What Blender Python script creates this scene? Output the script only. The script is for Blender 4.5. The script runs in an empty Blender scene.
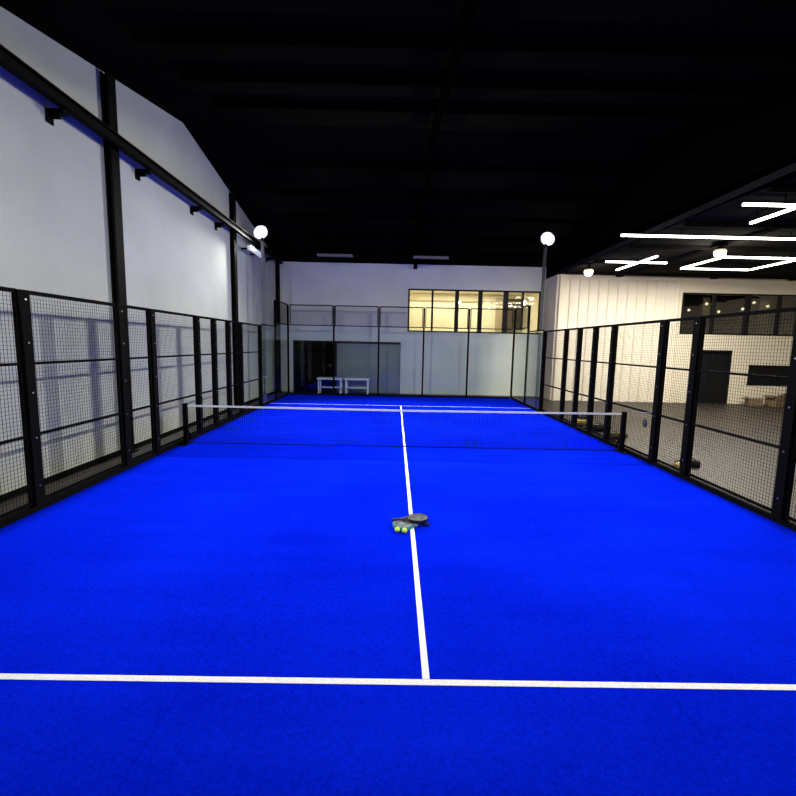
import bpy, bmesh, math, random
from mathutils import Matrix, Vector
random.seed(4)
S=bpy.context.scene
COL=S.collection
S.view_settings.view_transform='Standard'
S.view_settings.look='None'
# ---------------------------------------------------------------- materials
MATS={}
def mat(name,col,rough=.6,metal=0,var=.06,scale=8,bump=0,bscale=80,emis=None,estr=0,spec=.5):
    if name in MATS: return MATS[name]
    m=bpy.data.materials.new(name); m.use_nodes=True; nt=m.node_tree; N=nt.nodes; L=nt.links
    b=N['Principled BSDF']; b.inputs['Roughness'].default_value=rough; b.inputs['Metallic'].default_value=metal
    b.inputs['Specular IOR Level'].default_value=spec
    tc=N.new('ShaderNodeTexCoord'); nz=N.new('ShaderNodeTexNoise'); nz.inputs['Scale'].default_value=scale; nz.inputs['Detail'].default_value=4
    L.new(tc.outputs['Object'],nz.inputs['Vector'])
    r=N.new('ShaderNodeValToRGB'); e=r.color_ramp.elements
    e[0].position=.3; e[1].position=.7
    e[0].color=[c*(1-var) for c in col]+[1]; e[1].color=[min(1,c*(1+var)) for c in col]+[1]
    L.new(nz.outputs['Fac'],r.inputs['Fac']); L.new(r.outputs['Color'],b.inputs['Base Color'])
    if bump:
        n2=N.new('ShaderNodeTexNoise'); n2.inputs['Scale'].default_value=bscale; n2.inputs['Detail'].default_value=3
        L.new(tc.outputs['Object'],n2.inputs['Vector'])
        bp=N.new('ShaderNodeBump'); bp.inputs['Strength'].default_value=bump; bp.inputs['Distance'].default_value=.01
        L.new(n2.outputs['Fac'],bp.inputs['Height']); L.new(bp.outputs['Normal'],b.inputs['Normal'])
    if emis:
        b.inputs['Emission Color'].default_value=list(emis)+[1]; b.inputs['Emission Strength'].default_value=estr
    MATS[name]=m; return m
def glassmat(name,tint,refl=1.0,rough=.02):
    m=bpy.data.materials.new(name); m.use_nodes=True; nt=m.node_tree; N=nt.nodes; L=nt.links
    N.remove(N['Principled BSDF']); out=N['Material Output']
    t=N.new('ShaderNodeBsdfTransparent'); t.inputs['Color'].default_value=list(tint)+[1]
    g=N.new('ShaderNodeBsdfGlossy'); g.inputs['Roughness'].default_value=rough
    f=N.new('ShaderNodeFresnel'); f.inputs['IOR'].default_value=1.45
    mm=N.new('ShaderNodeMath'); mm.operation='MULTIPLY'; mm.inputs[1].default_value=refl
    mx=N.new('ShaderNodeMixShader'); L.new(f.outputs[0],mm.inputs[0]); L.new(mm.outputs[0],mx.inputs[0]); L.new(t.outputs[0],mx.inputs[1]); L.new(g.outputs[0],mx.inputs[2]); L.new(mx.outputs[0],out.inputs[0])
    return m
def turfmat():
    m=bpy.data.materials.new('blue_turf'); m.use_nodes=True; nt=m.node_tree; N=nt.nodes; L=nt.links
    b=N['Principled BSDF']; b.inputs['Roughness'].default_value=1; b.inputs['Specular IOR Level'].default_value=.0
    tc=N.new('ShaderNodeTexCoord')
    n1=N.new('ShaderNodeTexNoise'); n1.inputs['Scale'].default_value=.45; n1.inputs['Detail'].default_value=5
    n2=N.new('ShaderNodeTexNoise'); n2.inputs['Scale'].default_value=40; n2.inputs['Detail'].default_value=6; n2.inputs['Roughness'].default_value=.8
    mp=N.new('ShaderNodeMapping'); mp.inputs['Scale'].default_value=(.35,2.2,1)
    n3=N.new('ShaderNodeTexNoise'); n3.inputs['Scale'].default_value=1.2; n3.inputs['Detail'].default_value=3
    L.new(tc.outputs['Object'],n1.inputs['Vector']); L.new(tc.outputs['Object'],n2.inputs['Vector'])
    L.new(tc.outputs['Object'],mp.inputs['Vector']); L.new(mp.outputs[0],n3.inputs['Vector'])
    a=N.new('ShaderNodeMath'); a.operation='MULTIPLY_ADD'; a.inputs[1].default_value=.45
    L.new(n1.outputs['Fac'],a.inputs[0]); 
    s=N.new('ShaderNodeMath'); s.operation='MULTIPLY_ADD'; s.inputs[1].default_value=.25; s.inputs[2].default_value=.02; L.new(n3.outputs['Fac'],s.inputs[0]); L.new(s.outputs[0],a.inputs[2])
    c=N.new('ShaderNodeMath'); c.operation='MULTIPLY_ADD'; c.inputs[1].default_value=.9; L.new(n2.outputs['Fac'],c.inputs[0]); L.new(a.outputs[0],c.inputs[2])
    r=N.new('ShaderNodeValToRGB'); e=r.color_ramp.elements; e[0].position=.55; e[1].position=1.0
    e[0].color=(.0004,.0045,.46,1); e[1].color=(.0016,.020,.88,1)
    L.new(c.outputs[0],r.inputs['Fac'])
    sx=N.new('ShaderNodeSeparateXYZ'); L.new(tc.outputs['Object'],sx.inputs[0])
    md=N.new('ShaderNodeMath'); md.operation='PINGPONG'; md.inputs[1].default_value=1.65; L.new(sx.outputs['X'],md.inputs[0])
    gt=N.new('ShaderNodeMath'); gt.operation='GREATER_THAN'; gt.inputs[1].default_value=1.643; L.new(md.outputs[0],gt.inputs[0])
    sc=N.new('ShaderNodeMath'); sc.operation='MULTIPLY'; sc.inputs[1].default_value=.18; L.new(gt.outputs[0],sc.inputs[0])
    mx=N.new('ShaderNodeMixRGB'); mx.inputs[2].default_value=(0,.001,.25,1); L.new(sc.outputs[0],mx.inputs[0]); L.new(r.outputs['Color'],mx.inputs[1])
    L.new(mx.outputs[0],b.inputs['Base Color'])
    bp=N.new('ShaderNodeBump'); bp.inputs['Strength'].default_value=.7; bp.inputs['Distance'].default_value=.016
    L.new(n2.outputs['Fac'],bp.inputs['Height']); L.new(bp.outputs['Normal'],b.inputs['Normal'])
    return m
BLACK=mat('black_steel',(.0035,.0033,.0022),.7,.0,spec=.04)
WIRE=mat('black_wire',(.002,.002,.002),.8,.0,spec=.03)
CEIL=mat('black_ceiling',(.0052,.0050,.0030),.95,var=.25,scale=.6,bump=.2,bscale=5,spec=.0)
PURL=mat('black_purlin',(.0015,.0014,.0009),.95,spec=.0)
LCEIL=mat('dark_lower_ceiling',(.016,.0155,.015),.95,var=.3,scale=.8,spec=.0)
LPURL=mat('dark_lower_joist',(.007,.007,.007),.95,spec=.0)
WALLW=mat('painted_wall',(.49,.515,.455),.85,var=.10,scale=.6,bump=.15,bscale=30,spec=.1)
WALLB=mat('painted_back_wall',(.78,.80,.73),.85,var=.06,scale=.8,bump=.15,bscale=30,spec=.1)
CREAM=mat('cream_wall',(.78,.71,.57),.8,var=.04,scale=1,bump=.1,bscale=20,spec=.1)
CORR=mat('cream_sheet_cladding',(.80,.74,.62),.6,var=.04,scale=1,spec=.2)
FLOORM=mat('dark_concrete',(.029,.023,.019),.5,var=.25,scale=.8,spec=.3)
WHITE=mat('white_line_turf',(.92,.92,.90),.9,var=.10,scale=60,bump=.5,bscale=90)
TAPE=mat('white_tape',(.50,.51,.50),.8)
STRAP=mat('grey_strap',(.30,.30,.29),.8)
WPL=mat('white_plastic',(.95,.95,.93),.5)
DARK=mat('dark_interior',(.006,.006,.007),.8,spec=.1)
DOORM=mat('black_door',(.008,.008,.008),.6,spec=.1)
TEAL=mat('grey_partition',(.24,.28,.27),.7,var=.08,scale=1)
FRAME=mat('window_frame_black',(.008,.008,.009),.5,spec=.2)
LED=mat('led_strip',(1,1,1),.5,emis=(1,.96,.88),estr=9)
LAMPW=mat('floodlight_face',(1,1,1),.5,emis=(.96,.98,1),estr=22)
HALO=mat('lamp_halo_disc',(.9,.9,.9),.3,.0,emis=(.80,.90,1),estr=.45)  # weak emission imitates the soft glare halo around the floodlight
BAY=mat('bay_lamp_face',(1,1,1),.5,emis=(1,.86,.62),estr=6)
BAYR=mat('bay_halo_rim',(.8,.7,.5),.5,emis=(1,.78,.50),estr=.6)  # dim warm emission stands for the halo around the bay bulb
FIXG=mat('grey_fixture',(.18,.18,.18),.5)
WARM=mat('warm_room_wall',(.84,.79,.60),.8,var=.10,scale=1.2)
GLASS=glassmat('clear_glass',(.95,.985,.975),.8)
SGLASS=glassmat('clear_side_glass',(.94,.98,.97),.4)
WGLASS=glassmat('window_glass',(.9,.9,.85),1.0)
DGLASS=glassmat('tinted_window_glass',(.5,.5,.46),3.5)
TURF=turfmat()
BALL=mat('yellow_green_felt',(.70,.95,.05),.9,bump=.5,bscale=200)
BOLT=mat('galvanised_bolt',(.4,.4,.4),.35,.9)
# ---------------------------------------------------------------- helpers
def bx(bm,c,s,rz=0,rx=0,ry=0):
    M=Matrix.Translation(c)@Matrix.Rotation(rz,4,'Z')@Matrix.Rotation(ry,4,'Y')@Matrix.Rotation(rx,4,'X')@Matrix.Diagonal((s[0],s[1],s[2],1))
    bmesh.ops.create_cube(bm,size=1,matrix=M)
def cyl(bm,c,r,h,axis='Z',seg=20,r2=None,M0=None):
    M=Matrix.Translation(c)
    if axis=='X': M=M@Matrix.Rotation(math.pi/2,4,'Y')
    if axis=='Y': M=M@Matrix.Rotation(math.pi/2,4,'X')
    if M0: M=M0@M
    bmesh.ops.create_cone(bm,cap_ends=True,segments=seg,radius1=r,radius2=r if r2 is None else r2,depth=h,matrix=M)
def mk(name,bm,m,parent=None,loc=None,bevel=0,smooth=False,**pr):
    me=bpy.data.meshes.new(name); bmesh.ops.recalc_face_normals(bm,faces=bm.faces); bm.to_mesh(me); bm.free()
    ms=m if isinstance(m,(list,tuple)) else [m]
    for x in ms: me.materials.append(x)
    if smooth:
        for p in me.polygons: p.use_smooth=True
    o=bpy.data.objects.new(name,me); COL.objects.link(o)
    if loc: o.location=loc
    if parent: o.parent=parent
    if bevel:
        md=o.modifiers.new('bevel','BEVEL'); md.width=bevel; md.segments=2; md.limit_method='ANGLE'
    for k,v in pr.items(): o[k]=v
    return o
def boxes(name,L,m,**k):
    bm=bmesh.new()
    for b in L: bx(bm,*b)
    return mk(name,bm,m,**k)
def empty(name,loc,**pr):
    o=bpy.data.objects.new(name,None); o.empty_display_size=.1; COL.objects.link(o); o.location=loc
    for k,v in pr.items(): o[k]=v
    return o
def prism(name,prof,axis,a,b,m,**k):
    bm=bmesh.new()
    def P(p,t): return (t,p[0],p[1]) if axis=='X' else (p[0],t,p[1])
    v0=[bm.verts.new(P(p,a)) for p in prof]; v1=[bm.verts.new(P(p,b)) for p in prof]
    bm.faces.new(v0); bm.faces.new(v1)
    n=len(prof)
    for i in range(n): bm.faces.new([v0[i],v0[(i+1)%n],v1[(i+1)%n],v1[i]])
    return mk(name,bm,m,**k)
ST=dict(kind='structure')
# ---------------------------------------------------------------- room shell
RIDGE=(2.3,7.85); YB=11.3; YF=-14.
def roofz(y): return 7.85-.2*(y-2.3) if y>2.3 else 7.85-.187*(2.3-y)
boxes('floor',[((7,0,-.1),(27.4,29,.2))],FLOORM,**ST)
prism('wall_left',[(YF,0),(YB+.2,0),(YB+.2,roofz(YB+.2)),RIDGE,(YF,roofz(YF))],'X',-6.0,-5.8,WALLW,**ST)
boxes('wall_front',[((7,YF-.1,2.4),(27,.2,4.8))],WALLB,**ST)
boxes('wall_right',[((20.6,-1,2.75),(.2,26,5.5))],CREAM,**ST)
zt=roofz(YB)
OX0,OX1,OZ=-5.1,0.0,2.42
WX0,WX1,WZ0,WZ1=.3,6.55,2.95,4.95
boxes('wall_back',[(((-5.8+OX0)/2,YB+.1,zt/2),(OX0+5.8,.2,zt)),
 (((OX0+OX1)/2,YB+.1,(OZ+zt)/2),(OX1-OX0,.2,zt-OZ)),
 (((OX1+WX0)/2,YB+.1,zt/2),(WX0-OX1,.2,zt)),
 (((WX0+WX1)/2,YB+.1,WZ0/2),(WX1-WX0,.2,WZ0)),
 (((WX0+WX1)/2,YB+.1,(WZ1+zt)/2),(WX1-WX0,.2,zt-WZ1)),
 (((WX1+6.72)/2,YB+.1,zt/2),(6.72-WX1,.2,zt))],WALLB,**ST)
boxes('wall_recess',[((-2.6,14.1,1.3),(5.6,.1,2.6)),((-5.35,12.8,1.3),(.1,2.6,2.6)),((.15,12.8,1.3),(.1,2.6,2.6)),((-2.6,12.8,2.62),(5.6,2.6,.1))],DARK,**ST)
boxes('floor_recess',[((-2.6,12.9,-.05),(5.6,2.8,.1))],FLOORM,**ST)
boxes('wall_partition',[((-1.55,11.50,1.2),(3.08,.06,2.4))],TEAL,**ST)
boxes('trim_partition',[((-3.08,11.46,1.2),(.08,.1,2.4)),((-1.55,11.45,2.37),(3.0,.06,.06))],FRAME,**ST)
boxes('trim_opening',[((-5.06,11.29,1.2),(.06,.06,2.4)),((-2.55,11.29,2.42),(5.1,.06,.06))],FRAME,**ST)
prism('wall_return',[(9.8,0),(YB,0),(YB,5.9),(9.8,5.9)],'X',6.72,6.9,CREAM,**ST)
def holes_wall(name,x0,x1,z1,y,th,hs,m):
    xs=sorted({x0,x1}|{h[0] for h in hs}|{h[1] for h in hs}); zs=sorted({0,z1}|{h[2] for h in hs}|{h[3] for h in hs})
    L=[]
    for i in range(len(xs)-1):
        for j in range(len(zs)-1):
            cx=(xs[i]+xs[i+1])/2; cz=(zs[j]+zs[j+1])/2
            if any(h[0]<cx<h[1] and h[2]<cz<h[3] for h in hs): continue
            L.append(((cx,y+th/2,cz),(xs[i+1]-xs[i],th,zs[j+1]-zs[j])))
    return boxes(name,L,m,**ST)
holes_wall('wall_far_right',12.1,20.5,5.5,9.8,.2,[(12.25,19.4,3.05,4.85),(13.05,14.65,0,2.35),(15.5,17.4,.85,1.75)],CREAM)
bm=bmesh.new(); x=6.9; prof=[]
while x<12.05:
    prof+=[(x,9.79),(x+.26,9.79),(x+.29,9.85),(x+.39,9.85),(x+.42,9.79)]; x+=.42
prof=[(min(a,12.1),b) for a,b in prof]
lo=[bm.verts.new((a,b,.0)) for a,b in prof]; hi=[bm.verts.new((a,b,5.5)) for a,b in prof]
for i in range(len(prof)-1):
    if abs(prof[i][0]-prof[i+1][0])>1e-5: bm.faces.new([lo[i],lo[i+1],hi[i+1],hi[i]])
bx(bm,(9.5,9.98,2.75),(5.2,.1,5.5))
mk('wall_cladding',bm,CORR,**ST)
boxes('trim_cladding',[((6.86,9.70,2.75),(.1,.08,5.5)),((12.12,9.75,2.75),(.08,.06,5.5)),((9.5,9.74,5.40),(5.2,.06,.20))],CREAM,**ST)
def slab(name,x0,x1,m,z=0):
    bm=bmesh.new()
    t=.15
    pr=[(YF,roofz(YF)),RIDGE,(YB+.3,roofz(YB+.3)),(YB+.3,roofz(YB+.3)+t),(RIDGE[0],RIDGE[1]+t),(YF,roofz(YF)+t)]
    v0=[bm.verts.new((x0,p[0],p[1]+z)) for p in pr]; v1=[bm.verts.new((x1,p[0],p[1]+z)) for p in pr]
    for f in ([0,1,4,5],[1,2,3,4]):
        bm.faces.new([v0[i] for i in f]); bm.faces.new([v1[i] for i in f])
    for i in range(6): bm.faces.new([v0[i],v0[(i+1)%6],v1[(i+1)%6],v1[i]])
    return mk(name,bm,m,**ST)
slab('ceiling',-6.1,6.9,CEIL)
boxes('ceiling_lower',[((13.7,-2.1,5.57),(14,23.8,.14))],LCEIL,**ST)
prism('wall_fascia',[(YF,5.5),(YB,5.5),(YB,roofz(YB)),RIDGE,(YF,roofz(YF))],'X',6.72,6.78,PURL,**ST)
n=0
for y in [-8.5,-7,-5.5,-4,-2.5,-1,.5,3.8,5.3,6.8,8.3,9.8]:
    boxes('trim_%d'%n,[((1.2,y,roofz(y)-.07),(11,.10,.14))],PURL,**ST); n+=1
for x in (.6,):
    for (ya,yb) in ((-12,2.3),(2.3,11.2)):
        ym=(ya+yb)/2; za,zb=roofz(ya),roofz(yb)
        boxes('trim_%d'%n,[((x,ym,(za+zb)/2-.19),(.16,math.hypot(yb-ya,zb-za),.14),0,math.atan2(zb-za,yb-ya))],PURL,**ST); n+=1
for y in [-6,-3.5,-1,1.5,4,6.5,9]:
    boxes('trim_%d'%n,[((13.6,y,5.44),(13.6,.12,.11))],LPURL,**ST); n+=1
for x in (9.3,13.4,16.8):
    boxes('trim_%d'%n,[((x,-2.1,5.46),(.2,23.6,.08))],LPURL,**ST); n+=1
for y in (-7.2,-.85,5.5,11.05):
    h=roofz(y)-.05
    boxes('steel_column',[((-5.68,y,h/2),(.05,.24,h)),((-5.78,y,h/2),(.03,.24,h)),((-5.73,y,h/2),(.1,.03,h)),((-5.7,y,.02),(.18,.34,.03))],BLACK,
      label='black steel I-section column standing against the painted wall',category='column',group='steel columns along the wall')
be=boxes('runway_beam',[((-5.50,-1.6,6.06),(.14,25.2,.03)),((-5.50,-1.6,5.9),(.14,25.2,.03)),((-5.50,-1.6,5.98),(.03,25.2,.16))],BLACK,label='long black steel runway beam fixed along the painted wall',category='beam')
for y in (-5.4,-2.3,.1,2.6,4.2,7.5,9.5):
    boxes('beam_bracket',[((-5.66,y,5.85),(.28,.1,.08)),((-5.785,y,5.78),(.03,.14,.2)),((-5.7,y,5.79),(.16,.05,.07))],BLACK,parent=be)
boxes('baseboard_left',[((-5.78,-1.3,.05),(.03,25,.1))],BLACK,**ST)
def window(name,x0,x1,z0,z1,y,muls,g):
    L=[(((x0+x1)/2,y,z0+.035),(x1-x0,.1,.07)),(((x0+x1)/2,y,z1-.035),(x1-x0,.1,.07)),((x0+.04,y,(z0+z1)/2),(.08,.1,z1-z0)),((x1-.04,y,(z0+z1)/2),(.08,.1,z1-z0))]
    for mx,w in muls: L.append(((mx,y,(z0+z1)/2),(w,.1,z1-z0-.02)))
    o=boxes(name,L,FRAME,**ST)
    boxes('window_pane',[(((x0+x1)/2,y+.02,(z0+z1)/2),(x1-x0-.1,.012,z1-z0-.1))],g,parent=o)
    return o
window('window_1',WX0,WX1,WZ0,WZ1,YB+.06,[(1.45,.09),(2.6,.18),(3.7,.20),(4.9,.24),(5.7,.09)],WGLASS)
window('window_2',12.25,19.4,3.05,4.85,9.86,[(13.7,.10),(15.2,.2),(16.6,.10),(18,.2)],DGLASS)
boxes('window_3',[((16.45,9.86,1.3),(1.88,.06,.88)),((16.45,9.81,.87),(1.95,.06,.05)),((16.45,9.81,1.73),(1.95,.06,.05))],DOORM,**ST)
boxes('wall_mezzanine',[((3.4,13.9,4),(6.6,.1,2.2)),((.14,12.7,4),(.08,2.4,2.2)),((6.66,12.7,4),(.08,2.4,2.2))],WARM,**ST)
boxes('ceiling_mezzanine',[((3.4,12.7,5.1),(6.6,2.4,.08))],WARM,**ST)
boxes('floor_mezzanine',[((3.4,12.7,2.86),(6.6,2.4,.08))],mat('brown_floor',(.4,.33,.22),.7),**ST)
BRD=mat('tan_panel',(.45,.37,.24),.6); DBR=mat('dark_brown_panel',(.10,.08,.055),.7,var=.3,scale=3)
boxes('door_2',[((6.0,13.82,3.9),(.8,.05,1.9))],DBR,**ST)
boxes('trim_mezzanine',[((5.25,13.8,3.9),(.5,.06,1.9)),((3.4,13.78,4.66),(6.4,.05,.07))],BRD,**ST)
boxes('wall_office',[((15.9,11.6,2.75),(7.6,.1,5.5)),((12.14,10.8,2.75),(.08,1.6,5.5)),((19.6,10.8,2.75),(.08,1.6,5.5))],mat('office_dark',(.02,.02,.018),.8,var=.5,scale=1),**ST)
boxes('ceiling_office',[((15.9,10.8,5.0),(7.4,1.6,.08))],DARK,**ST)
boxes('trim_office',[((14.4,11.4,3.9),(.3,.1,1.9)),((17.2,11.4,3.9),(.5,.1,1.9)),((15.9,11.3,3.5),(7,.06,.06))],mat('office_post',(.3,.28,.22),.7),**ST)
boxes('door_1',[((13.85,9.9,1.17),(1.5,.06,2.32))],DOORM,bevel=.01,**ST)
boxes('trim_door',[((13.08,9.82,1.18),(.08,.14,2.36)),((14.62,9.82,1.18),(.08,.14,2.36)),((13.85,9.82,2.34),(1.6,.14,.08)),((13.85,9.85,1.17),(.05,.06,2.3))],FRAME,**ST)
# ---------------------------------------------------------------- court
turf=boxes('court_turf',[((0,0,.004),(10.0,20.0,.012))],TURF,label='bright blue artificial turf padel court surface',category='court')
for nm,c,s in (('near',(0,-6.985,.0115),(9.99,.052,.003)),('far',(0,6.95,.0115),(9.99,.035,.003)),('mid',(0,0,.0118),(.05,13.91,.003))):
    boxes('court_line',[(c,s)],WHITE,parent=turf,label='white painted court line')
HF=2.92
def curb(name,c,s):
    boxes(name,[(c,s)],BLACK,label='black steel ground beam around the court',category='beam',group='court edge beams',bevel=.005)
curb('ground_beam',(-5.05,0,.04),(.095,20.0,.08)); curb('ground_beam',(5.05,0,.04),(.095,20.0,.08)); curb('ground_beam',(0,10.06,.04),(9.95,.1,.08))
bm=bmesh.new(); cyl(bm,(0,0,0),.012,.012,axis='X',seg=8); b0=mk('bolt',bm,BOLT)
BM=b0.data; bpy.data.objects.remove(b0)
def post(x,y,h):
    s=1 if x>0 else -1
    o=boxes('fence_post',[((0,0,h/2+.04),(.11,.15,h-.08))],BLACK,loc=(x,y,0),bevel=.006,label='black square steel fence post bolted at its foot',category='post',group='fence posts around the court')
    boxes('base_plate',[((s*.04,0,.087),(.2,.2,.012))],BLACK,parent=o)
    if y<7:
        for z in (.35,1.0,1.6,2.25,2.8):
            b=bpy.data.objects.new('bolt',BM); COL.objects.link(b); b.parent=o; b.location=(-s*.058,0,z)
    return o
YS=[-8,-6,-4,-2,-1,1,2,3,4,6]
for y in YS:
    for x in (-5.05,5.05): post(x,y,HF)
def panel(x,y0,y1):
    ym=(y0+y1)/2; w=y1-y0-.16; h=HF-.1
    o=boxes('mesh_fence',[((0,0,h-.02),(.04,w,.05)),((0,0,.03),(.04,w,.04)),((0,-w/2+.02,h/2),(.04,.035,h)),((0,w/2-.02,h/2),(.04,.035,h)),((0,0,.93),(.035,w-.07,.035)),((0,0,1.88),(.035,w-.07,.035))],BLACK,
       loc=(x,ym,.1),label='black welded wire mesh fence in a steel frame',category='fence',group='wire mesh fences beside the court')
    bm=bmesh.new(); s=-1 if x>0 else 1; t=.0036
    n=int(w/.05)
    for i in range(1,n): bx(bm,(s*.019,-w/2+w*i/n,h/2),(t,t,h-.04))
    n=int(h/.05)
    for i in range(1,n): bx(bm,(s*.021,0,h*i/n),(t,w-.03,t))
    mk('wire_mesh',bm,WIRE,parent=o)
    return o
for i in range(len(YS)-1):
    for x in (-5.05,5.05): panel(x,YS[i],YS[i+1])
def glasspanel(c,w,axis,h=3.0,mesh=True,g=GLASS):
    o=empty('glass_screen',c,label='clear tempered glass court screen with wire mesh above' if mesh else 'clear tempered glass court screen under a black rail',category='glass screen',group='glass court screens')
    def b(name,L,m):
        L2=[]
        for cc,s in L: L2.append((cc,s) if axis=='X' else ((cc[1],cc[0],cc[2]),(s[1],s[0],s[2])))
        return boxes(name,L2,m,parent=o)
    b('glass_sheet',[((0,0,h/2+.02),(w-.02,.012,h-.04))],g)
    if mesh:
        b('mesh_frame',[((0,0,h+.03),(w,.04,.04)),((0,0,h+.9),(w,.04,.045)),((-w/2+.02,0,h+.45),(.03,.04,.9)),((w/2-.02,0,h+.45),(.03,.04,.9))],BLACK)
        L=[]; n=int(w/.05)
        for i in range(1,n): L.append(((-w/2+w*i/n,0,h+.46),(.0042,.0042,.88)))
        for i in range(1,18): L.append(((0,.002,h+.9*i/18),(w,.0042,.0042)))
        b('wire_mesh',L,WIRE)
    else:
        b('top_rail',[((0,0,h+.02),(w,.04,.04))],BLACK)
    return o
for x in (-4,-2,0,2,4): glasspanel((x,10.03,.08),1.9,'X')
for s in (-1,1):
    glasspanel((s*5.03,7.0,.08),1.8,'Y',h=2.85,mesh=False,g=SGLASS)
    glasspanel((s*5.03,9.0,.08),1.86,'Y',g=SGLASS)
def tpost(x,y,h=3.98):
    o=boxes('glass_wall_post',[((0,0,h/2+.04),(.075,.075,h-.08))],BLACK,loc=(x,y,0),bevel=.004,label='tall slim black steel post of the glass court wall',category='post',group='glass wall posts')
    boxes('base_plate',[((0,0,.087),(.16,.16,.012))],BLACK,parent=o)
for x in (-5.03,-3,-1,1,3,5.03): tpost(x,10.06)
for s in (-1,1): tpost(s*5.05,8.0)
# ---------------------------------------------------------------- net
net=empty('padel_net',(0,0,.0),label='black padel net with a pale top tape across the court',category='net')
def zt_net(x): return .90-.02*(1-abs(x)/5)
bm=bmesh.new(); bw=.0085
N=40
for i in range(N):
    xa=-4.86+9.72*i/N; xb=-4.86+9.72*(i+1)/N
    za,zb=zt_net(xa),zt_net(xb)
    v=[bm.verts.new(p) for p in ((xa,-.008,za-.04),(xb,-.008,zb-.04),(xb,-.008,zb),(xa,-.008,za),(xa,.008,za-.04),(xb,.008,zb-.04),(xb,.008,zb),(xa,.008,za))]
    for f in ((0,1,2,3),(4,5,6,7),(3,2,6,7),(0,1,5,4)): bm.faces.new([v[k] for k in f])
bmesh.ops.remove_doubles(bm,verts=bm.verts,dist=.0005)
mk('net_tape',bm,TAPE,parent=net)
bm=bmesh.new()
n=int(9.72/.045)
for i in range(n+1):
    x=-4.86+9.72*i/n; h=zt_net(x)-.053
    bx(bm,(x,0,.02+h/2),(bw,.004,h))
for j in range(1,19):
    bx(bm,(0,.002,.02+j*.045),(9.72,.004,bw*.8))
bx(bm,(0,0,.04),(9.72,.008,.016))
mk('net_mesh',bm,WIRE,parent=net)
for s in (-1,1):
    bm=bmesh.new()
    bx(bm,(s*4.92,0,.475),(.09,.09,.92)); bx(bm,(s*4.92,0,.024),(.14,.4,.018)); bx(bm,(s*4.92,.15,.22),(.04,.04,.36),0,.6); cyl(bm,(s*4.92,-.05,.75),.03,.03,axis='Y',seg=12)
    mk('net_post',bm,BLACK,parent=net,bevel=.004)
# ---------------------------------------------------------------- floodlight poles
def floodpole(x,y,energy):
    o=empty('floodlight_pole',(x,y,0),label='tall slim steel pole with a bright white floodlight at the top' ,category='floodlight',group='court floodlights')
    bm=bmesh.new(); bx(bm,(0,0,3.03),(.10,.10,6.0)); bx(bm,(0,0,.02),(.2,.26,.03))
    pm=mat('pale_grey_pole',(.16,.165,.17),.45,.2) if x<0 else mat('dark_grey_pole',(.03,.032,.036),.5,.2)
    mk('pole',bm,pm,parent=o,bevel=.006)
    s=1 if x>0 else -1; sy=-1 if y>0 else 1
    boxes('mounting_arm',[((-s*.02,sy*.06,6.03),(.1,.2,.06)),((-s*.03,sy*.14,6.1),(.06,.06,.2))],BLACK,parent=o)
    tgt=Vector((0,y*.15,.8)); hp=Vector((x-s*.02,y+sy*.26,6.24)); d=(tgt-hp).normalized()
    q=d.to_track_quat('-Z','Y')
    bm=bmesh.new()
    bmesh.ops.create_cone(bm,cap_ends=True,segments=28,radius1=.27,radius2=.19,depth=.10,matrix=Matrix.Translation((0,0,.075)))
    for i in range(7): bx(bm,(-.12+.04*i,0,.14),(.012,.24,.07))
    hd=mk('lamp_housing',bm,BLACK,parent=o); hd.location=hp-Vector((x,y,0)); hd.rotation_mode='QUATERNION'; hd.rotation_quaternion=q
    bm=bmesh.new(); cyl(bm,(0,0,.016),.255,.014,seg=28); mk('halo_disc',bm,HALO,parent=hd)  # added disc behind the lens, glows by itself as the glare halo
    bm=bmesh.new(); bmesh.ops.create_uvsphere(bm,u_segments=28,v_segments=14,radius=.19,matrix=Matrix.Translation((0,0,.008))@Matrix.Diagonal((1,1,.35,1)))
    for v in bm.verts:
        if v.co.z>.008: v.co.z=.008
    mk('lamp_lens',bm,LAMPW,parent=hd,smooth=True)
    l=bpy.data.lights.new('flood','AREA'); l.shape='DISK'; l.size=.5; l.energy=energy; l.color=(1,.99,.95); l.spread=math.radians(118)
    lo=bpy.data.objects.new('flood_lamp',l); COL.objects.link(lo); lo.location=hp+d*.09; lo.rotation_mode='QUATERNION'; lo.rotation_quaternion=q
for x in (-5.2,5.2):
    floodpole(x,7.0,520); floodpole(x,-7.0,550)
# ---------------------------------------------------------------- LED strips
def led(x0,y0,x1,y1,z=5.3,e=None):
    L=math.hypot(x1-x0,y1-y0); a=math.atan2(y1-y0,x1-x0)
    o=empty('led_tube_light',((x0+x1)/2,(y0+y1)/2,z),label='slim linear LED tube light hung below the black ceiling',category='ceiling light',group='linear ceiling lights'); o.rotation_euler[2]=a
    boxes('housing',[((0,0,.04),(L,.07,.03))],BLACK,parent=o)
    boxes('diffuser',[((0,0,.0),(L-.01,.06,.05))],LED,parent=o)
    boxes('hanger',[((-L*.2,0,.12),(.02,.02,.14))],BLACK,parent=o); boxes('hanger',[((L*.35,0,.12),(.02,.02,.14))],BLACK,parent=o)
    l=bpy.data.lights.new('led','AREA'); l.shape='RECTANGLE'; l.size=L; l.size_y=.06; l.energy=(e or 58)*L; l.color=(1,.93,.80)
    lo=bpy.data.objects.new('led_lamp',l); COL.objects.link(lo); lo.location=(o.location.x,o.location.y,z-.04); lo.rotation_euler[2]=a
led(5.62,2.2,10.9,2.2,e=30)
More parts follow.
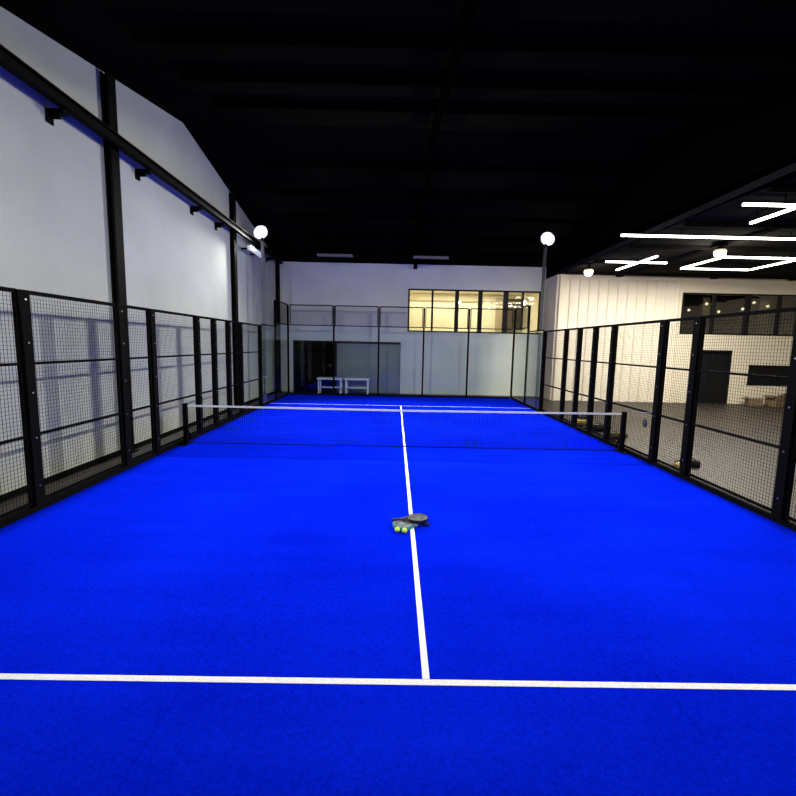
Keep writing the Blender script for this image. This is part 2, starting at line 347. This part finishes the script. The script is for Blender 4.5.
for q in [(6.75,-.45,9.6,-.45),(7.95,-.35,7.95,.85),(6.9,-3.0,6.9,-1.7),(6.9,5.75,7.95,5.75),(8.15,5.75,9.0,5.75),(8.05,4.7,8.05,7.3),(10.1,4.7,10.1,6.6),(10.1,4.6,12.6,4.6),(10.1,6.7,12.6,6.7),(12.6,4.7,12.6,6.6)]: led(*q)
def bay(x,y,z=5.2,e=170):
    o=empty('bay_lamp',(x,y,z),label='round warm glowing bay lamp under the black ceiling',category='ceiling light',group='round bay lamps')
    bm=bmesh.new(); cyl(bm,(0,0,.12),.15,.08,r2=.07); cyl(bm,(0,0,.21),.03,.16,seg=10); mk('lamp_shade',bm,BLACK,parent=o)
    bm=bmesh.new(); bmesh.ops.create_cone(bm,cap_ends=True,segments=28,radius1=.17,radius2=.14,depth=.06,matrix=Matrix.Translation((0,0,.05))); mk('halo_rim',bm,BAYR,parent=o)  # added ring, its own glow gives the bulb a halo
    bm=bmesh.new(); bmesh.ops.create_uvsphere(bm,u_segments=20,v_segments=10,radius=.155,matrix=Matrix.Translation((0,0,-.03))@Matrix.Diagonal((1,1,.85,1))); mk('bulb',bm,BAY,parent=o,smooth=True)
    l=bpy.data.lights.new('bay','POINT'); l.energy=e; l.shadow_soft_size=.15; l.color=(1,.9,.74)
    lo=bpy.data.objects.new('bay_light',l); COL.objects.link(lo); lo.location=(x,y,z-.36)
bay(9.2,3.5); bay(6.95,7.2,e=70); bay(14.0,1.5,e=220)
for x in (-2.9,1.2):
    o=boxes('strip_fixture',[((0,0,0),(1.5,.2,.09))],FIXG,loc=(x,9.6,6.05),bevel=.01,label='grey unlit batten light hung below the dark roof',category='ceiling light',group='unlit batten lights')
    for dx in (-.6,.6): boxes('hanger',[((dx,0,.19),(.03,.03,.3))],BLACK,parent=o)
o=boxes('wall_batten_light',[((0,0,0),(.12,1.5,.14))],mat('pale_batten',(.7,.72,.75),.5,emis=(.9,.95,1),estr=.4),loc=(-5.42,6.9,5.6),label='pale batten light mounted below the wall beam',category='light')
for dy in (-.5,.5): boxes('bracket',[((-.21,dy,0),(.3,.04,.06))],BLACK,parent=o)
# ---------------------------------------------------------------- rackets & balls
def racket(loc,rz,tilt,facec,edge,lab,grp='padel rackets on the court'):
    o=empty('padel_racket',loc,label=lab,category='racket',group=grp); o.rotation_euler=(tilt[0],tilt[1],rz)
    pts=[]
    for i in range(40):
        a=2*math.pi*i/40; r=.125
        x=.125*math.cos(a)*(1.12 if math.cos(a)<0 else 1.0); y=r*math.sin(a)*(1-.12*max(0,-math.cos(a)))
        pts.append((x+.1,y))
    bm=bmesh.new()
    cu=bpy.data.curves.new('f','CURVE'); cu.dimensions='2D'; cu.fill_mode='BOTH'; cu.extrude=.017
    def loop(P):
        sp=cu.splines.new('POLY'); sp.points.add(len(P)-1); sp.use_cyclic_u=True
        for k,p in enumerate(P): sp.points[k].co=(p[0],p[1],0,1)
    loop(pts)
    for ix in range(-2,4):
        for iy in range(-2,3):
            hx,hy=.09+ix*.033,iy*.033
            if (hx-.1)**2+hy**2<.082**2: loop([(hx+.0055*math.cos(t*math.pi/4),hy+.0055*math.sin(t*math.pi/4)) for t in range(8)])
    tmp=bpy.data.objects.new('t',cu); COL.objects.link(tmp)
    bpy.context.view_layer.update(); dg=bpy.context.evaluated_depsgraph_get()
    me=bpy.data.meshes.new_from_object(tmp.evaluated_get(dg)); bpy.data.objects.remove(tmp)
    me.materials.clear(); me.materials.append(facec)
    f=bpy.data.objects.new('racket_face',me); COL.objects.link(f); f.parent=o
    n=len(pts); out=[((p[0]-.1)*1.05+.1,p[1]*1.05) for p in pts]
    for k in range(n):
        a,b=pts[k],pts[(k+1)%n]; c,d=out[k],out[(k+1)%n]
        v=[bm.verts.new((p[0],p[1],z)) for z in (-.02,.02) for p in (a,b,d,c)]
        for fc in ((0,1,2,3),(4,5,6,7),(2,3,7,6),(0,1,5,4)): bm.faces.new([v[t] for t in fc])
    bmesh.ops.remove_doubles(bm,verts=bm.verts,dist=.0002)
    mk('edge_bumper',bm,edge,parent=o)
    bm=bmesh.new()
    bx(bm,(-.07,.032,0),(.10,.016,.03),.42); bx(bm,(-.07,-.032,0),(.10,.016,.03),-.42)
    bx(bm,(-.115,0,0),(.05,.035,.03))
    mk('racket_throat',bm,facec,parent=o,bevel=.003)
    bm=bmesh.new(); cyl(bm,(-.18,0,0),.017,.11,axis='X',seg=12); cyl(bm,(-.235,0,0),.021,.015,axis='X',seg=12)
    mk('racket_grip',bm,mat('black_grip',(.02,.02,.02),.8,bump=.5,bscale=150),parent=o,bevel=.002)
    return o
RBL=mat('racket_black',(.008,.008,.010),.45,spec=.3)
RB2=mat('racket_black_with_grey_pattern',(.07,.075,.08),.45,var=.95,scale=14,spec=.3)
RGR=mat('racket_black_and_white',(.20,.22,.24),.4,var=.98,scale=13)
RTE=mat('racket_teal_edge',(.04,.28,.31),.4)
racket((-.02,-4.35,.036),math.pi+.12,(0,0),RGR,RTE,'black and white padel racket with a teal edge on the turf')
racket((-.02,-4.27,.080),.16,(0,.0),RB2,RBL,'black and grey padel racket resting on another racket')
def ball(x,y,r=.033):
    bm=bmesh.new(); bmesh.ops.create_uvsphere(bm,u_segments=20,v_segments=14,radius=r)
    o=mk('padel_ball',bm,BALL,loc=(x,y,r+.011),smooth=True,label='bright yellow-green padel ball lying beside the rackets',category='ball',group='padel balls on the court')
    bm=bmesh.new(); P=[]
    for i in range(40):
        t=2*math.pi*i/40; a=.44
        v=Vector((math.cos(t)+a*math.cos(3*t)*.6, math.sin(t)-a*math.sin(3*t)*.6, 1.0*math.sin(2*t)))
        P.append(v.normalized())
    W=[]
    for i in range(40):
        a,b=P[i],P[(i+1)%40]; s=a.cross(b).normalized()*.03
        W.append((bm.verts.new((a-s)*r*1.012),bm.verts.new((a+s)*r*1.012)))
    for i in range(40): bm.faces.new([W[i][0],W[(i+1)%40][0],W[(i+1)%40][1],W[i][1]])
    mk('ball_seam',bm,WPL,parent=o)
ball(-.19,-4.53); ball(-.10,-4.555)
# ---------------------------------------------------------------- small gear hanging on the fence by the net post
bm=bmesh.new()
bx(bm,(0,-.50,1.0),(.004,.76,.012),0,-.127)
mk('white_strap',bm,STRAP,loc=(5.022,0,0),label='thin pale strap stretched along the mesh fence by the net post',category='strap')
bm=bmesh.new(); bmesh.ops.create_uvsphere(bm,u_segments=16,v_segments=10,radius=1,matrix=Matrix.Diagonal((.024,.08,.09,1)))
g=mk('hanging_pouch',bm,mat('dark_pouch',(.03,.03,.025),.7),loc=(5.0,-.70,.80),smooth=True,label='small dark pouch hanging on the mesh fence',category='bag')
boxes('carry_loop',[((.008,-.03,.10),(.008,.012,.06)),((.008,.03,.10),(.008,.012,.06)),((.008,0,.13),(.008,.07,.012))],STRAP,parent=g)
# ---------------------------------------------------------------- tables
def table(x,y):
    o=empty('folding_table',(x,y,0),label='small white folding table standing by the dark opening',category='table',group='white folding tables')
    boxes('table_top',[((0,0,.71),(1.15,.62,.08))],WPL,parent=o,bevel=.01)
    for sx in (-.5,.5):
        for sy in (-.26,.26): boxes('leg',[((sx,sy,.34),(.055,.055,.66))],WPL,parent=o)
        boxes('crossbar',[((sx,0,.25),(.03,.46,.04))],WPL,parent=o)
    boxes('lower_shelf',[((0,0,.30),(.94,.5,.03))],WPL,parent=o)
table(-3.25,10.75); table(-2.0,10.75)
# ---------------------------------------------------------------- clutter outside
BAGM=mat('black_nylon',(.008,.008,.009),.7,bump=.4,bscale=30,spec=.1); YEL=mat('yellow_nylon',(.38,.26,.04),.7,bump=.4,bscale=40); OLV=mat('olive_canvas',(.05,.042,.015),.8,bump=.4,bscale=40,spec=.1)
def bag(x,y,rz,m,lab,L=.6,k0=1.0):
    bm=bmesh.new()
    cyl(bm,(0,0,0),.5,1,axis='X',seg=24)
    bmesh.ops.subdivide_edges(bm,edges=[e for e in bm.edges if abs(e.verts[0].co.x-e.verts[1].co.x)>.5],cuts=6)
    for v in bm.verts:
        t=abs(v.co.x)*2; k=1-.25*t**4+.05*math.sin(v.co.x*17+v.co.y*9)
        v.co.x*=L; v.co.y*=.32*k*k0; v.co.z*=.25*k*k0
        if v.co.z<-.09*k0: v.co.z=-.09*k0
        if v.co.z>.08*k0: v.co.z=.08*k0+(v.co.z-.08*k0)*.5
        v.co.z+=.095*k0
    zt_=max(v.co.z for v in bm.verts)
    o=mk('duffel_bag',bm,m,loc=(x,y,0),smooth=True,label=lab,category='bag'); o.rotation_euler[2]=rz
    for sy in (-.05,.05):
        bm=bmesh.new()
        for i in range(10):
            a=math.pi*i/10; b=math.pi*(i+1)/10
            p=Vector((.10*math.cos(a),sy,zt_-.02+.05*math.sin(a))); q=Vector((.10*math.cos(b),sy,zt_-.02+.05*math.sin(b))); c=(p+q)/2; d=q-p
            bx(bm,c,(d.length*1.15,.025,.008),0,0,-math.atan2(d.z,d.x))
        mk('handle',bm,BAGM,parent=o)
    boxes('zip',[((0,0,zt_),(L*.6,.02,.006))],BOLT,parent=o)
bag(5.62,2.55,.35,BAGM,'black duffel bag on the dark floor beside the court fence',.6)
bag(5.55,3.5,-.3,YEL,'yellow gear bag on the dark floor beside the court fence',.5,.9)
bag(5.45,-1.25,.5,YEL,'small yellow gear bag on the dark floor outside the fence',.26,.55)
bag(5.75,-1.1,-.4,BAGM,'small black gear bag on the dark floor outside the fence',.34,.7)
bag(5.6,1.55,.2,OLV,'small dark olive holdall on the dark floor near the net',.5,.8)
bag(5.9,4.4,.6,BAGM,'black holdall lying on the dark floor outside the fence',.6,.9)
CARD=mat('brown_cardboard',(.16,.11,.06),.8,var=.15); DCARD=mat('dark_crate_plastic',(.02,.02,.022),.6)
def carton(x,y,w,d,h,m,rz,lab):
    o=boxes('storage_box',[((0,0,.006),(w,d,.012)),((-w/2,0,h/2),(.012,d,h)),((w/2,0,h/2),(.012,d,h)),((0,-d/2,h/2),(w,.012,h)),((0,d/2,h/2),(w,.012,h))],m,loc=(x,y,0),label=lab,category='box'); o.rotation_euler[2]=rz
    boxes('box_flap',[((-w/2-.08,0,h+.02),(.2,d*.98,.01),0,0,-.4)],m,parent=o); boxes('box_flap',[((w/2+.08,0,h+.02),(.2,d*.98,.01),0,0,.4)],m,parent=o)
    boxes('contents',[((0,0,h*.45),(w-.04,d-.04,h*.8))],DCARD,parent=o)
carton(16.4,9.2,.6,.45,.42,CARD,.2,'brown cardboard box with open flaps by the cream wall')
carton(17.4,9.25,.7,.5,.5,DCARD,-.15,'dark storage crate standing by the cream wall')
carton(15.5,9.3,.5,.4,.3,CARD,-.3,'small brown cardboard box by the cream wall')
# ---------------------------------------------------------------- room lamps
def area(name,loc,sx,sy,e,col,rot=(0,0,0)):
    l=bpy.data.lights.new(name,'AREA'); l.shape='RECTANGLE'; l.size=sx; l.size_y=sy; l.energy=e; l.color=col
    o=bpy.data.objects.new(name,l); COL.objects.link(o); o.location=loc; o.rotation_euler=rot
area('mezzanine_lamp',(3.0,12.7,5.0),5,.3,165,(1,.94,.76))
area('office_lamp',(15.9,10.8,4.9),5,.3,35,(1,.88,.62))
for i,(x,z) in enumerate(((12.8,4.55),(13.3,4.2),(14.1,4.5),(14.7,4.15),(15.8,4.3),(16.3,4.6),(16.95,4.45),(18.4,4.3))):
    o=empty('pendant_lamp',(x,10.9,z),label='small warm pendant lamp inside the dark upstairs room',category='ceiling light',group='pendant lamps upstairs')
    boxes('cord',[((0,0,(4.96-z)/2+.03),(.012,.012,4.90-z))],BLACK,parent=o)
    bm=bmesh.new(); bmesh.ops.create_uvsphere(bm,u_segments=12,v_segments=8,radius=.06); mk('bulb',bm,BAY,parent=o,smooth=True)
w=bpy.data.worlds.new('world'); w.use_nodes=True; w.node_tree.nodes['Background'].inputs[0].default_value=(.5,.6,.8,1); w.node_tree.nodes['Background'].inputs[1].default_value=.02; S.world=w
# ---------------------------------------------------------------- camera
px,py,pz,pitch,yaw,roll,f=-0.2603,-9.7702,2.3186,0.1196,0.0087,-0.0205,440.8836
F=Vector((math.sin(yaw)*math.cos(pitch),math.cos(yaw)*math.cos(pitch),-math.sin(pitch)))
r=Vector((math.cos(yaw),-math.sin(yaw),0)); d=F.cross(r)
c,s=math.cos(roll),math.sin(roll)
r2=c*r+s*d; d2=-s*r+c*d
cam=bpy.data.cameras.new('camera'); cam.lens=f/796*36; cam.sensor_width=36; cam.clip_start=.05
co=bpy.data.objects.new('camera',cam); COL.objects.link(co)
M=Matrix((( r2.x,-d2.x,-F.x,px),(r2.y,-d2.y,-F.y,py),(r2.z,-d2.z,-F.z,pz),(0,0,0,1)))
co.matrix_world=M
S.camera=co
